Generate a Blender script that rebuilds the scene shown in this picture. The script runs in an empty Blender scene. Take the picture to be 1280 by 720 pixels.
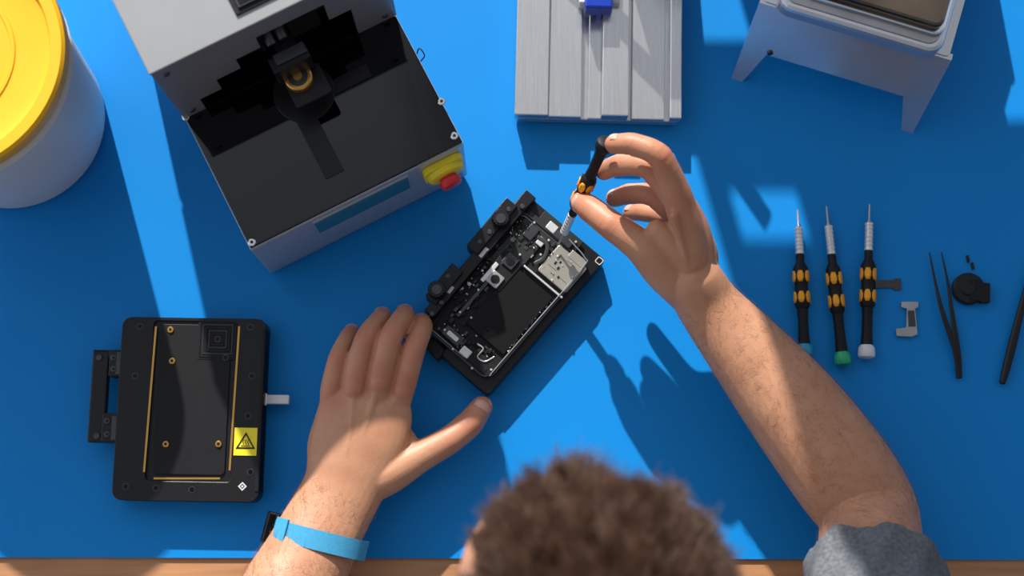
import bpy, bmesh, math, random
import numpy as np
from mathutils import Vector, Matrix
random.seed(3); rng=np.random.default_rng(5)
scene=bpy.context.scene
try: scene.view_settings.view_transform='Standard'
except Exception: pass
# ------------------------------------------------------------ camera model (table top is z=0)
TH=math.radians(10); FP=1850.0; H=1.366
cT,sT=math.cos(TH),math.sin(TH)
def P(px,py,z=0.0):
    u=px-640; v=360-py
    t=(H-z)/(FP*cT-v*sT)
    return Vector((u*t,(v*cT+FP*sT)*t,z))
cam_d=bpy.data.cameras.new('camera'); cam=bpy.data.objects.new('camera',cam_d)
scene.collection.objects.link(cam); cam.location=(0,0,H); cam.rotation_euler=(TH,0,0)
cam_d.sensor_width=36; cam_d.lens=36*FP/1280; cam_d.clip_start=.02
cam_d.dof.use_dof=True; cam_d.dof.focus_distance=1.32; cam_d.dof.aperture_fstop=3.4
scene.camera=cam
# ------------------------------------------------------------ materials
MATS={}
def mat(name,col,rough=.5,metal=0,var=.06,vscale=40,bump=0,bscale=200,stretch=None,coat=0,emit=None,spec=None):
    if name in MATS: return MATS[name]
    m=bpy.data.materials.new(name); m.use_nodes=True; nt=m.node_tree; N=nt.nodes; L=nt.links
    b=N['Principled BSDF']; b.inputs['Roughness'].default_value=rough; b.inputs['Metallic'].default_value=metal
    if coat: b.inputs['Coat Weight'].default_value=coat; b.inputs['Coat Roughness'].default_value=.05
    if spec is not None: b.inputs['Specular IOR Level'].default_value=spec
    tc=N.new('ShaderNodeTexCoord'); mp=N.new('ShaderNodeMapping')
    if stretch: mp.inputs['Scale'].default_value=stretch
    L.new(tc.outputs['Object'],mp.inputs['Vector'])
    n=N.new('ShaderNodeTexNoise'); n.inputs['Scale'].default_value=vscale; n.inputs['Detail'].default_value=5
    L.new(mp.outputs[0],n.inputs['Vector'])
    r=N.new('ShaderNodeMix'); r.data_type='RGBA'
    r.inputs['A'].default_value=(*[c*(1-var) for c in col],1); r.inputs['B'].default_value=(*[min(1,c*(1+var)) for c in col],1)
    L.new(n.outputs['Fac'],r.inputs['Factor']); L.new(r.outputs['Result'],b.inputs['Base Color'])
    if bump:
        n2=N.new('ShaderNodeTexNoise'); n2.inputs['Scale'].default_value=bscale; n2.inputs['Detail'].default_value=3
        L.new(mp.outputs[0],n2.inputs['Vector']); bp=N.new('ShaderNodeBump'); bp.inputs['Strength'].default_value=bump
        bp.inputs['Distance'].default_value=.001; L.new(n2.outputs['Fac'],bp.inputs['Height']); L.new(bp.outputs[0],b.inputs['Normal'])
    MATS[name]=m; return m
m_blue=mat('blue_mat',(0.001,0.215,0.62),.55,var=.05,vscale=6,bump=.08,bscale=600,spec=.2)
m_black=mat('black_anodised',(.007,.007,.009),.38,var=.2,bump=.05,bscale=900,spec=.35)
m_black2=mat('black_matte',(.008,.008,.010),.55,var=.2,spec=.25)
m_gloss=mat('black_gloss',(.002,.002,.003),.05,var=.1,spec=.5)
m_silver=mat('aluminium_grey',(.66,.67,.70),.24,.75,var=.06,bump=.08,bscale=900)
m_silver2=mat('painted_grey',(.25,.26,.28),.42,.3,var=.05)
m_cap=mat('satin_grey',(.31,.315,.33),.40,.4,var=.05)
m_case=mat('satin_aluminium',(.52,.53,.56),.32,.5,var=.05)
m_white=mat('painted_white',(.50,.54,.60),.45,var=.03)
m_brush=mat('brushed_steel',(.64,.64,.65),.22,.85,var=.13,vscale=24,stretch=(30,1,1),bump=.10,bscale=50)
m_chrome=mat('chrome',(.80,.80,.80),.2,1,var=.05)
m_bright=mat('nickel_bright',(.70,.70,.70),.3,.5,var=.05)
m_gun=mat('gunmetal',(.07,.072,.078),.35,.7,var=.3)
m_steel=mat('steel_grey',(.42,.42,.43),.3,.6,var=.3)
m_gold=mat('gold',(.72,.40,.10),.32,.9,var=.15)
m_yellow=mat('yellow_plastic',(.88,.46,.005),.45,var=.04)
m_yel2=mat('label_yellow',(.85,.70,.02),.5,var=.02)
m_red=mat('red_plastic',(.65,.02,.02),.35,var=.05)
m_orange=mat('orange_plastic',(.88,.36,.01),.4,var=.05)
m_teal=mat('teal_plastic',(.01,.30,.50),.35,var=.05)
m_green=mat('green_plastic',(.01,.38,.18),.35,var=.05)
m_capw=mat('white_plastic',(.66,.68,.70),.4,var=.04)
m_bucket=mat('bucket_white',(.68,.70,.72),.45,var=.03,vscale=8)
m_screen=mat('display_glass',(.03,.14,.18),.12,var=.15,coat=.6)
m_band=mat('watch_band_blue',(.05,.33,.58),.8,var=.12,vscale=300,bump=.4,bscale=1500)
m_shirt=mat('grey_heather',(.12,.13,.145),.95,var=.85,vscale=300,bump=.7,bscale=900)
m_jean=mat('denim',(.03,.05,.10),.9,var=.3,vscale=300)
m_wall=mat('wall_paint',(.7,.7,.68),.9,var=.02)
m_floor=mat('floor_concrete',(.28,.27,.26),.8,var=.15,vscale=4)
m_dkblue=mat('blue_anodised',(.01,.05,.45),.3,.3,var=.1)
m_bronze=mat('dark_mirror_metal',(.16,.12,.09),.12,.95,var=.7,vscale=14)
m_nail=mat('finger_nail',(.60,.34,.26),.28,var=.04)
m_print=mat('printed_white',(.6,.6,.6),.6,var=.02)
m_pcb=mat('circuit_board',(.010,.013,.012),.45,var=.6,vscale=500)
m_wood=mat('oak_wood',(.42,.20,.09),.5,var=.45,vscale=9,stretch=(1,14,14),bump=.15,bscale=30)
def skin_mat():
    m=bpy.data.materials.new('skin'); m.use_nodes=True; nt=m.node_tree; N=nt.nodes; L=nt.links
    b=N['Principled BSDF']; b.inputs['Roughness'].default_value=.47; b.inputs['Specular IOR Level'].default_value=.4
    b.inputs['Subsurface Weight'].default_value=.12; b.inputs['Subsurface Radius'].default_value=(1,.35,.2); b.inputs['Subsurface Scale'].default_value=.006
    tc=N.new('ShaderNodeTexCoord')
    def noise(s,d=4):
        n=N.new('ShaderNodeTexNoise'); n.inputs['Scale'].default_value=s; n.inputs['Detail'].default_value=d; L.new(tc.outputs['Object'],n.inputs['Vector']); return n
    def mix(f,a,b_):
        x=N.new('ShaderNodeMix'); x.data_type='RGBA'
        for k,v in (('Factor',f),('A',a),('B',b_)):
            if isinstance(v,tuple): x.inputs[k].default_value=v
            elif isinstance(v,float): x.inputs[k].default_value=v
            else: L.new(v,x.inputs[k])
        return x.outputs['Result']
    n1=noise(35,6); r1=N.new('ShaderNodeMapRange'); r1.inputs[1].default_value=.3; r1.inputs[2].default_value=.7; L.new(n1.outputs['Fac'],r1.inputs[0])
    c=mix(r1.outputs[0],(.55,.285,.170,1),(.48,.225,.130,1))
    n2=noise(420,2); r2=N.new('ShaderNodeMapRange'); r2.inputs[1].default_value=.58; r2.inputs[2].default_value=.8; r2.inputs[4].default_value=.25; L.new(n2.outputs['Fac'],r2.inputs[0])
    c=mix(r2.outputs[0],c,(.30,.125,.07,1))
    a=N.new('ShaderNodeAttribute'); a.attribute_name='red'
    c=mix(a.outputs['Fac'],c,(.46,.12,.075,1))
    a2=N.new('ShaderNodeAttribute'); a2.attribute_name='scalp'
    c=mix(a2.outputs['Fac'],c,(.025,.012,.008,1))
    L.new(c,b.inputs['Base Color'])
    v=N.new('ShaderNodeTexVoronoi'); v.inputs['Scale'].default_value=900; L.new(tc.outputs['Object'],v.inputs['Vector'])
    n3=noise(200,5); ad=N.new('ShaderNodeMath'); L.new(v.outputs['Distance'],ad.inputs[0]); L.new(n3.outputs['Fac'],ad.inputs[1])
    bp=N.new('ShaderNodeBump'); bp.inputs['Strength'].default_value=.18; bp.inputs['Distance'].default_value=.0006; L.new(ad.outputs[0],bp.inputs['Height']); L.new(bp.outputs[0],b.inputs['Normal'])
    return m
m_skin=skin_mat()
def hair_mat(name,c1,c2):
    m=bpy.data.materials.new(name); m.use_nodes=True; nt=m.node_tree; b=nt.nodes['Principled BSDF']
    n=nt.nodes.new('ShaderNodeTexNoise'); n.inputs['Scale'].default_value=60
    tc=nt.nodes.new('ShaderNodeTexCoord'); nt.links.new(tc.outputs['Object'],n.inputs['Vector'])
    x=nt.nodes.new('ShaderNodeMix'); x.data_type='RGBA'; x.inputs['A'].default_value=(*c1,1); x.inputs['B'].default_value=(*c2,1)
    nt.links.new(n.outputs['Fac'],x.inputs['Factor']); nt.links.new(x.outputs['Result'],b.inputs['Base Color'])
    b.inputs['Roughness'].default_value=.45; return m
m_hair=hair_mat('brown_hair',(.040,.018,.010),(.100,.046,.024))
m_ahair=hair_mat('arm_hair',(.12,.06,.03),(.24,.12,.06))
# ------------------------------------------------------------ mesh helpers
def group(name,loc=(0,0,0)):
    e=bpy.data.objects.new(name,None); e.location=loc; e.empty_display_size=.02
    scene.collection.objects.link(e); return e
def mk(name,verts,faces,m,parent=None,smooth=False,bevel=0,bseg=2,auto=35):
    me=bpy.data.meshes.new(name); me.from_pydata([tuple(v) for v in verts],[],faces); me.update()
    bm=bmesh.new(); bm.from_mesh(me); bmesh.ops.recalc_face_normals(bm,faces=bm.faces); bm.to_mesh(me); bm.free()
    o=bpy.data.objects.new(name,me); scene.collection.objects.link(o)
    if m: me.materials.append(m)
    if smooth:
        for p in me.polygons: p.use_smooth=True
        try: me.set_sharp_from_angle(angle=math.radians(auto))
        except Exception: pass
    if bevel:
        bv=o.modifiers.new('bevel','BEVEL'); bv.width=bevel; bv.segments=bseg; bv.limit_method='ANGLE'; bv.angle_limit=math.radians(40)
    if parent is not None:
        o.parent=parent; o.matrix_parent_inverse=Matrix.Translation(parent.location).inverted()
    return o
def prism(name,pts,z0,z1,m,parent=None,bevel=0,smooth=False):
    n=len(pts); v=[(p[0],p[1],z0) for p in pts]+[(p[0],p[1],z1) for p in pts]
    f=[tuple(range(n))[::-1],tuple(range(n,2*n))]+[(i,(i+1)%n,n+(i+1)%n,n+i) for i in range(n)]
    return mk(name,v,f,m,parent,smooth,bevel)
def ring(name,out,inn,z0,z1,m,parent=None,bevel=0):
    n=len(out); v=[(p[0],p[1],z) for z in(z0,z1) for p in out]+[(p[0],p[1],z) for z in(z0,z1) for p in inn]
    f=[]
    for i in range(n):
        j=(i+1)%n
        f+=[(i,j,n+j,n+i),(2*n+i,3*n+i,3*n+j,2*n+j),(n+i,n+j,3*n+j,3*n+i),(i,2*n+i,2*n+j,j)]
    return mk(name,v,f,m,parent,False,bevel)
def rr(x0,y0,x1,y1,r,n=5):
    x0,x1=min(x0,x1),max(x0,x1); y0,y1=min(y0,y1),max(y0,y1)
    if r<=0: return [(x0,y0),(x1,y0),(x1,y1),(x0,y1)]
    out=[]
    for cx,cy,a0 in((x1-r,y0+r,-90),(x1-r,y1-r,0),(x0+r,y1-r,90),(x0+r,y0+r,180)):
        for k in range(n+1):
            a=math.radians(a0+90*k/n); out.append((cx+r*math.cos(a),cy+r*math.sin(a)))
    return out
def lathe(name,p0,p1,prof,m,parent=None,seg=28,auto=40,flute=None):
    p0=Vector(p0);p1=Vector(p1); ax=p1-p0; L=ax.length; ax.normalize()
    s=ax.orthogonal().normalized(); t=ax.cross(s)
    v=[];f=[]
    for (k,r) in prof:
        for i in range(seg):
            a=2*math.pi*i/seg; q=r*(1+(flute*(1 if i%2 else -1) if flute else 0))
            v.append(p0+ax*(k*L)+(s*math.cos(a)+t*math.sin(a))*q)
    for j in range(len(prof)-1):
        for i in range(seg):
            k=(i+1)%seg; f.append((j*seg+i,j*seg+k,(j+1)*seg+k,(j+1)*seg+i))
    f.append(tuple(range(seg))[::-1]); f.append(tuple(range((len(prof)-1)*seg,len(prof)*seg)))
    return mk(name,v,f,m,parent,True,auto=auto)
def cyl(name,c,r,z0,z1,m,parent=None,seg=32,ch=0):
    prof=[(0,r),(1,r)] if not ch else [(0,r),(1-ch/(z1-z0),r),(1,r-ch)]
    return lathe(name,(c[0],c[1],z0),(c[0],c[1],z1),prof,m,parent,seg)
class Fr:
    def __init__(s,a,b,z):
        s.o=P(*a,z).to_2d(); d=P(*b,z).to_2d()-s.o; s.W=d.length; s.x=d.normalized(); s.y=Vector((-s.x.y,s.x.x))
    def w(s,x,y,z=0): q=s.o+s.x*x+s.y*y; return Vector((q.x,q.y,z))
    def l(s,px,py,z): q=P(px,py,z).to_2d()-s.o; return Vector((q.dot(s.x),q.dot(s.y)))
    def box(s,name,x0,y0,x1,y1,z0,z1,m,parent,bevel=.0006,r=0):
        return prism(name,[s.w(*p) for p in rr(x0,y0,x1,y1,r)],z0,z1,m,parent,bevel)
    def bp(s,name,a,b,z0,z1,m,parent,bevel=.0005,r=0):
        A=s.l(*a,z1);B=s.l(*b,z1); return s.box(name,A.x,A.y,B.x,B.y,z0,z1,m,parent,bevel,r)
    def cb(s,name,c,lx,ly,z0,z1,m,parent,bevel=.0004,r=0):
        A=s.l(*c,z1); return s.box(name,A.x-lx/2,A.y-ly/2,A.x+lx/2,A.y+ly/2,z0,z1,m,parent,bevel,r)
    def vp(s,name,pts,y0,y1,m,parent,bevel=.0006):
        n=len(pts); v=[s.w(x,y0,z) for x,z in pts]+[s.w(x,y1,z) for x,z in pts]
        f=[tuple(range(n)),tuple(range(n,2*n))[::-1]]+[(i,(i+1)%n,n+(i+1)%n,n+i) for i in range(n)]
        return mk(name,v,f,m,parent,False,bevel)
def boxw(name,x0,y0,z0,x1,y1,z1,m,parent=None,bevel=0):
    return prism(name,[(x0,y0),(x1,y0),(x1,y1),(x0,y1)],z0,z1,m,parent,bevel)
# ------------------------------------------------------------ organic helpers
def cr(p0,p1,p2,p3,t):
    return .5*((2*p1)+(-p0+p2)*t+(2*p0-5*p1+4*p2-p3)*t*t+(-p0+3*p1-3*p2+p3)*t**3)
def resample(pts,sub=6):
    A=[np.array([*p[0],p[1],p[2]],float) for p in pts]
    A=[2*A[0]-A[1]]+A+[2*A[-1]-A[-2]]; out=[]
    for i in range(1,len(A)-2):
        for k in range(sub): out.append(cr(A[i-1],A[i],A[i+1],A[i+2],k/sub))
    out.append(A[-2]); return out
def sweep(pts,up=(0,0,1),seg=20,sub=6,flat=False):
    R=resample(pts,sub); up=Vector(up); C=[Vector(r[:3]) for r in R]; rings=[]
    n=len(R)
    def fr(i):
        t=(C[min(i+1,n-1)]-C[max(i-1,0)]).normalized(); s=t.cross(up)
        if s.length<.05: s=t.cross(Vector((.3,1,0)))
        s.normalize(); return t,s,s.cross(t)
    t,s,q=fr(0); r=min(R[0][3],R[0][4])
    if not flat:
        for k in range(4,0,-1):
            a=k/4.5*math.pi/2; rings.append((C[0]-t*r*math.sin(a),s,q,R[0][3]*math.cos(a),R[0][4]*math.cos(a)))
    for i in range(n):
        t,s,q=fr(i); rings.append((C[i],s,q,R[i][3],R[i][4]))
    r=min(R[-1][3],R[-1][4])
    if not flat:
        for k in range(1,5):
            a=k/4.5*math.pi/2; rings.append((C[-1]+t*r*math.sin(a),s,q,R[-1][3]*math.cos(a),R[-1][4]*math.cos(a)))
    v=[];f=[]
    for c,s,q,a,b in rings:
        for k in range(seg):
            g=2*math.pi*k/seg; v.append(c+s*(a*math.cos(g))+q*(b*math.sin(g)))
    m_=len(rings)
    for j in range(m_-1):
        for k in range(seg):
            l=(k+1)%seg; f.append((j*seg+k,j*seg+l,(j+1)*seg+l,(j+1)*seg+k))
    f.append(tuple(range(seg))[::-1]); f.append(tuple(range((m_-1)*seg,m_*seg)))
    return v,f
def organic(name,parts,voxel,smooth,m,parent):
    V=[];F_=[]
    for v,f in parts:
        o=len(V); V+=v; F_+=[tuple(i+o for i in q) for q in f]
    o=mk(name,V,F_,m,parent)
    r=o.modifiers.new('r','REMESH'); r.mode='VOXEL'; r.voxel_size=voxel
    s=o.modifiers.new('s','SMOOTH'); s.factor=.5; s.iterations=smooth
    bpy.context.view_layer.update()
    dg=bpy.context.evaluated_depsgraph_get(); me=bpy.data.meshes.new_from_object(o.evaluated_get(dg))
    o.modifiers.clear(); o.data=me
    if not me.materials: me.materials.append(m)
    for p in me.polygons: p.use_smooth=True
    return o
def mv(o):
    n=len(o.data.vertices); a=np.empty(n*3); b=np.empty(n*3)
    o.data.vertices.foreach_get('co',a); o.data.vertices.foreach_get('normal',b); return a.reshape(-1,3),b.reshape(-1,3)
def setv(o,a): o.data.vertices.foreach_set('co',a.astype(np.float32).ravel()); o.data.update()
def attr(o,name,val):
    t=o.data.attributes.new(name,'FLOAT','POINT'); t.data.foreach_set('value',val.astype(np.float32))
def hair(name,pos,rad,m,parent):
    n,k,_=pos.shape
    cd=bpy.data.hair_curves.new(name); cd.add_curves([k]*n)
    cd.attributes['position'].data.foreach_set('vector',pos.astype(np.float32).ravel())
    ra=cd.attributes.get('radius') or cd.attributes.new('radius','FLOAT','POINT')
    ra.data.foreach_set('value',rad.astype(np.float32).ravel())
    cd.materials.append(m)
    o=bpy.data.objects.new(name,cd); scene.collection.objects.link(o)
    if parent is not None: o.parent=parent; o.matrix_parent_inverse=Matrix.Translation(parent.location).inverted()
    return o
# ------------------------------------------------------------ room
boxw('floor',-2.2,-2.0,-.80,2.2,1.4,-.75,m_floor)
tb=group('workbench',(0,.3,0))
yl=P(0,695).y; yr=P(1280,700).y
boxw('wood_top',-1.0,-.052,-.036,1.0,.80,-.003,m_wood,tb,.003)
prism('blue_mat',[(-.99,yl+.0),(.99,yr-.001),(.99,.79),(-.99,.79)],-.003,0,m_blue,tb)
for i,(x,y) in enumerate(((-.93,-.01),(.93,-.01),(-.93,.74),(.93,.74))): boxw('leg_%d'%i,x-.03,y-.03,-.75,x+.03,y+.03,-.036,m_wood,tb,.003)
boxw('front_apron',-.90,-.03,-.10,.90,-.01,-.036,m_wood,tb,.002)
# window wall: unseen, added to block the sun; openings shaped for its patches
YW=.95; SX=.25; TE=math.tan(math.radians(30))*math.sqrt(1+SX*SX)
def wx(px): q=P(px,0); return q.x-SX*(YW-q.y)
def wz(px,py): q=P(px,py); return (YW-q.y)*TE
wl=group('sun_blocker_wall',(0,YW,0)); ZT=.80
def wb(n,x0,z0,x1,z1): boxw(n,x0,YW,z0,x1,YW+.02,z1,m_wall,wl)
wb('below_sill',-2.2,-.75,2.2,.10)
ops=[(-700,815,[]),(838,925,[(wz(900,75),wz(900,240)),(wz(960,325),ZT)]),(1200,1700,[(wz(1250,175),ZT)])]
x=-2.2
for i,(a,b,bars) in enumerate(ops):
    A,B=wx(a),wx(b); wb('pier_%d'%i,x,.10,A,ZT); x=B
    for j,(z0,z1) in enumerate(bars): wb('sun_bar_%d_%d'%(i,j),A,z0,B,z1)
    boxw('sun_gap_%d_sill'%(i+1),A,YW-.02,.085,B,YW+.02,.10,m_capw,wl)
wb('pier_end',x,.10,2.2,ZT)
# ------------------------------------------------------------ light
sd=Vector((SX,-1,0)).normalized()*math.cos(math.radians(30)); sd.z=-math.sin(math.radians(30))
sl=bpy.data.lights.new('sun','SUN'); sl.energy=6.9; sl.angle=math.radians(.8); sl.color=(1,.96,.88)
so=bpy.data.objects.new('sun',sl); so.rotation_euler=sd.to_track_quat('-Z','Y').to_euler(); so.location=(-.5,2,2); scene.collection.objects.link(so)
w=bpy.data.worlds.new('world'); scene.world=w; w.use_nodes=True; nt=w.node_tree; bg=nt.nodes['Background']
bg.inputs[0].default_value=(.88,.93,1.02,1)
tc=nt.nodes.new('ShaderNodeTexCoord'); sx_=nt.nodes.new('ShaderNodeSeparateXYZ'); nt.links.new(tc.outputs['Generated'],sx_.inputs[0])
def M(op,a,b,c=None):
    n=nt.nodes.new('ShaderNodeMath'); n.operation=op
    for i,v in enumerate((a,b,c)):
        if v is None: continue
        if isinstance(v,(int,float)): n.inputs[i].default_value=v
        else: nt.links.new(v,n.inputs[i])
    return n.outputs[0]
f_=M('ADD',M('MULTIPLY_ADD',sx_.outputs[1],.55,.5),M('MULTIPLY',sx_.outputs[0],-.35)); f_=M('MAXIMUM',f_,0.0)
z4=M('POWER',M('ABSOLUTE',sx_.outputs[2],0),4.0); f_=M('MULTIPLY',f_,M('SUBTRACT',1.0,M('MULTIPLY',z4,.70)))
nz=nt.nodes.new('ShaderNodeTexNoise'); nz.inputs['Scale'].default_value=4.0; nt.links.new(tc.outputs['Generated'],nz.inputs['Vector'])
mr=nt.nodes.new('ShaderNodeMapRange'); mr.inputs[1].default_value=.45; mr.inputs[2].default_value=.55; mr.inputs[3].default_value=.45; mr.inputs[4].default_value=1.6; nt.links.new(nz.outputs['Fac'],mr.inputs[0])
f_=M('MULTIPLY',f_,mr.outputs[0])
nt.links.new(M('MULTIPLY_ADD',f_,1.20,.13),bg.inputs[1])
# ------------------------------------------------------------ bucket
c=P(20,152); c=Vector((c.x,c.y,0)); zb=.20
g=group('plastic_bucket',c)
lathe('body',c,c+Vector((0,0,zb-.012)),[(0,.081),(.02,.086),(.97,.100),(1,.100)],m_bucket,g,64)
lathe('handle_rim',c+Vector((0,0,zb-.035)),c+Vector((0,0,zb-.028)),[(0,.1005),(.5,.1035),(1,.1005)],m_bucket,g,64)
lathe('lid',c+Vector((0,0,zb-.018)),c+Vector((0,0,zb)),[(0,.1035),(.2,.1055),(.85,.1055),(1,.103),(1,.094),(.72,.092),(.66,.088),(.66,.06),(.66,.0005)],m_yellow,g,72,auto=30)
lathe('lid_ring',c+Vector((0,0,zb-.0062)),c+Vector((0,0,zb-.0050)),[(0,.064),(1,.063),(1,.060),(0,.059)],m_yellow,g,64)
# ------------------------------------------------------------ machine with column
ZM=.12
fr=Fr((312,312),(580,178),ZM); W=fr.W; D=fr.l(228,150,ZM).y
g=group('display_press_machine',fr.w(W/2,D/2,0))
DC=.17; ZC=.243
fr.box('body',0,0,W,D+DC,.006,ZM-.004,m_case,g,.002,.002)
fr.box('top_plate',.001,.001,W-.001,D+.0,ZM-.004,ZM,m_gloss,g,.0006)
for i,(a,b) in enumerate(((.02,.02),(W-.02,.02),(.02,D+DC-.02),(W-.02,D+DC-.02))): cyl('foot_%d'%i,fr.w(a,b),.01,0,.006,m_black2,g)
for i,(a,b) in enumerate(((315,303),(568,170),(232,146),(552,127))):
    q=P(a,b,ZM); cyl('screw_%d'%i,q,.0035,ZM,ZM+.0015,m_chrome,g,20,.0006); cyl('screw_hex_%d'%i,q,.0015,ZM+.0015,ZM+.0017,m_black,g,6)
segs=[(0,.10,0),(.10,.20,.026),(.20,.31,.050),(.31,.42,.072),(.42,.72,.096),(.72,.82,.060),(.82,1.0,0)]
for i,(a,b,hh) in enumerate(segs): fr.box('face_plate_%d'%i,W*a,D,W*b,D+.004,ZM+hh,ZC,m_silver2,g,0)
fr.box('column_side_left',0,D+.004,.004,D+DC,ZM,ZC,m_silver2,g,.0005)
fr.box('column_side_right',W-.004,D+.004,W,D+DC,ZM,ZC,m_silver2,g,.0005)
fr.box('column_back',.004,D+DC-.004,W-.004,D+DC,ZM,ZC,m_silver2,g,.0005)
fr.box('column_cap',-.001,D-.001,W+.001,D+DC,ZC,ZC+.003,m_cap,g,.0008)
fr.box('column_cavity',.004,D+.03,W-.004,D+.032,ZM,ZC,m_gloss,g,0)
fr.box('column_cavity_floor',.004,D+.001,W-.004,D+.03,ZM-.004,ZM+.0005,m_gloss,g,0)
A=fr.l(297,22,ZC); fr.box('hatch_frame',A.x,A.y,A.x+.040,A.y+.05,ZC+.003,ZC+.005,m_black2,g,.0005)
fr.box('hatch_rim',A.x+.004,A.y+.004,A.x+.036,A.y+.046,ZC+.005,ZC+.007,m_gun,g,.0005); fr.box('hatch_opening',A.x+.006,A.y+.006,A.x+.034,A.y+.044,ZC+.007,ZC+.0075,m_gloss,g,0)
for i,(a,b) in enumerate(((.05,.11),(.95,.11),(.05,.012),(.95,.012))):
    q=fr.w(W*a,D,ZM+b); lathe('face_screw_%d'%i,q,fr.w(W*a,D-.0015,ZM+b),[(0,.003),(1,.0026)],m_gun,g,16)
q=fr.l(360,66,.19); fr.box('head_arm',q.x-.008,q.y,q.x+.010,D+.03,.165,.185,m_black,g,.001)
fr.cb('head_block',(361,72),.034,.014,.160,.190,m_black,g,.0015)
fr.cb('head_block_top',(362,66),.028,.010,.190,.193,m_gun,g,.001)
for i,(a,b) in enumerate(((338,52),(352,44))):
    q=fr.l(a,b,.19); lathe('guide_pin_%d'%i,fr.w(q.x,q.y-.004,.192),fr.w(q.x,q.y+.014,.196),[(0,.0042),(.1,.0046),(1,.0046)],m_gun,g,20)
fr.cb('sensor_plate',(384,106),.034,.030,.150,.155,m_black,g,.001,.003)
q=P(373,97,.16); cyl('lens_ring',q,.0118,.150,.163,m_gold,g,40,.001); cyl('lens_glass',q,.0085,.163,.1636,m_gun,g,32); cyl('lens_core',q,.004,.1636,.166,m_gold,g,24)
q=P(380,116,ZM); cyl('turntable',q,.027,ZM,ZM+.002,m_black,g,48,.0005)
A=fr.l(398,175,ZM); fr.box('slide_rail',A.x-.010,A.y-.035,A.x+.008,A.y+.045,ZM,ZM+.0008,m_black,g,.0003)
fr.bp('inset_panel',(405,105),(465,95),ZM,ZM+.0005,m_black,g,0)
fr.vp('display_bezel',[(W*.28,.064),(W*.73,.064),(W*.73,.106),(W*.28,.106)],-.0008,.001,m_case,g,.0003)
fr.vp('display_glass',[(W*.285,.067),(W*.725,.067),(W*.725,.103),(W*.285,.103)],-.0016,-.0006,m_screen,g,.0003)
ex,ez=W*.885,.084
def fy(y): return fr.w(ex,y,ez)
fr.vp('estop_plate',[(ex+a,ez+b) for a,b in rr(-.019,-.019,.019,.019,.008)],-.006,0,m_yel2,g,.001)
lathe('estop_collar',fy(-.006),fy(-.012),[(0,.0175),(.8,.0165),(1,.014)],m_yel2,g,32)
lathe('estop_neck',fy(-.012),fy(-.014),[(0,.008),(1,.008)],m_red,g,24)
lathe('estop_button',fy(-.014),fy(-.022),[(0,.0085),(.15,.0100),(.7,.0100),(.95,.0085),(1,.006)],m_red,g,32)
v,f=sweep([(fr.w(W+.001,D*.72,.11),.0006,.0006),(fr.w(W+.005,D*.74,.112),.0006,.0006),(fr.w(W+.006,D*.68,.112),.0006,.0006),(fr.w(W+.001,D*.66,.11),.0006,.0006)]); mk('wire_loop',v,f,m_black,g,True)
# ------------------------------------------------------------ heated fixture (left)
ZF=.026
fr=Fr((139,625),(323,628),ZF); W=fr.W; HT=fr.l(158,396,ZF).y
g=group('screen_heating_fixture',fr.w(W/2,HT/2,0))
fr.box('base',0,0,W,HT,.003,ZF-.003,m_black,g,.001,.009)
for i,(a,b) in enumerate(((.012,.012),(W-.012,.012),(.012,HT-.012),(W-.012,HT-.012))): cyl('foot_%d'%i,fr.w(a,b),.006,0,.003,m_black2,g)
out=rr(0,0,W,HT,.009); A=fr.l(181,601,ZF);B=fr.l(298,402,ZF)
inn=rr(A.x,A.y,B.x,B.y,.004)
ring('rim',[fr.w(*p) for p in out],[fr.w(*p) for p in inn],ZF-.003,ZF,m_black,g,.0006)
fr.box('side_wall',W-.004,.009,W-.0,HT-.009,.003,ZF+.001,m_black2,g,.001)
fr.box('bed',A.x+.006,A.y+.006,B.x-.006,B.y-.003,ZF-.003,ZF-.0012,m_black2,g,.0006,.004)
def gline(n,a,b,wd):
    p=P(*a,ZF+.0004);q=P(*b,ZF+.0004); d=(q-p).normalized(); s=Vector((-d.y,d.x,0))*wd/2
    prism(n,[p-s,q-s,q+s,p+s],ZF,ZF+.0006,m_gold,g)
gline('contact_strip_left',(195,408),(180,590),.0018); gline('contact_strip_right',(299,408),(287,588),.0018); gline('contact_strip_bottom',(192,598),(275,598),.0017)
q=fr.l(272,424,ZF); fr.box('coil_pad',q.x-.0185,q.y-.0185,q.x+.0185,q.y+.0185,ZF-.0012,ZF-.0008,m_black2,g,0,.001)
for k in range(6):
    s_=.0165-.0028*k
    ring('coil_%d'%k,[fr.w(q.x+a,q.y+b) for a,b in rr(-s_,-s_,s_,s_,.001,2)],[fr.w(q.x+a,q.y+b) for a,b in rr(-s_+.0007,-s_+.0007,s_-.0007,s_-.0007,.0006,2)],ZF-.0012,ZF-.0002,m_gun if k%2 else m_black,g)
for i,(a,b) in enumerate(((213,412),(215,451),(207,555),(273,555))):
    cyl('brass_screw_%d'%i,P(a,b,ZF),.0030,ZF-.0015,ZF+.0005,m_gold,g,20,.0006); cyl('brass_hole_%d'%i,P(a,b,ZF),.0014,ZF+.0005,ZF+.0007,m_black,g,12)
for i,(a,b) in enumerate(((175,408),(313,409),(157,608),(313,590),(282,447),(169,470),(315,470),(310,520),(195,610),(240,612))):
    cyl('hole_rim_%d'%i,P(a,b,ZF),.0030,ZF,ZF+.0004,m_gun,g,20); cyl('hole_%d'%i,P(a,b,ZF),.0022,ZF+.0004,ZF+.0006,m_gloss,g,16)
q=fr.l(307,552,ZF+.001)
fr.box('warning_label',q.x-.0105,q.y-.0125,q.x+.0105,q.y+.0125,ZF,ZF+.0007,m_yel2,g,0)
tri=[(0,.0085),(-.0088,-.0065),(.0088,-.0065)]; tin=[(0,.006),(-.0066,-.0051),(.0066,-.0051)]
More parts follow.
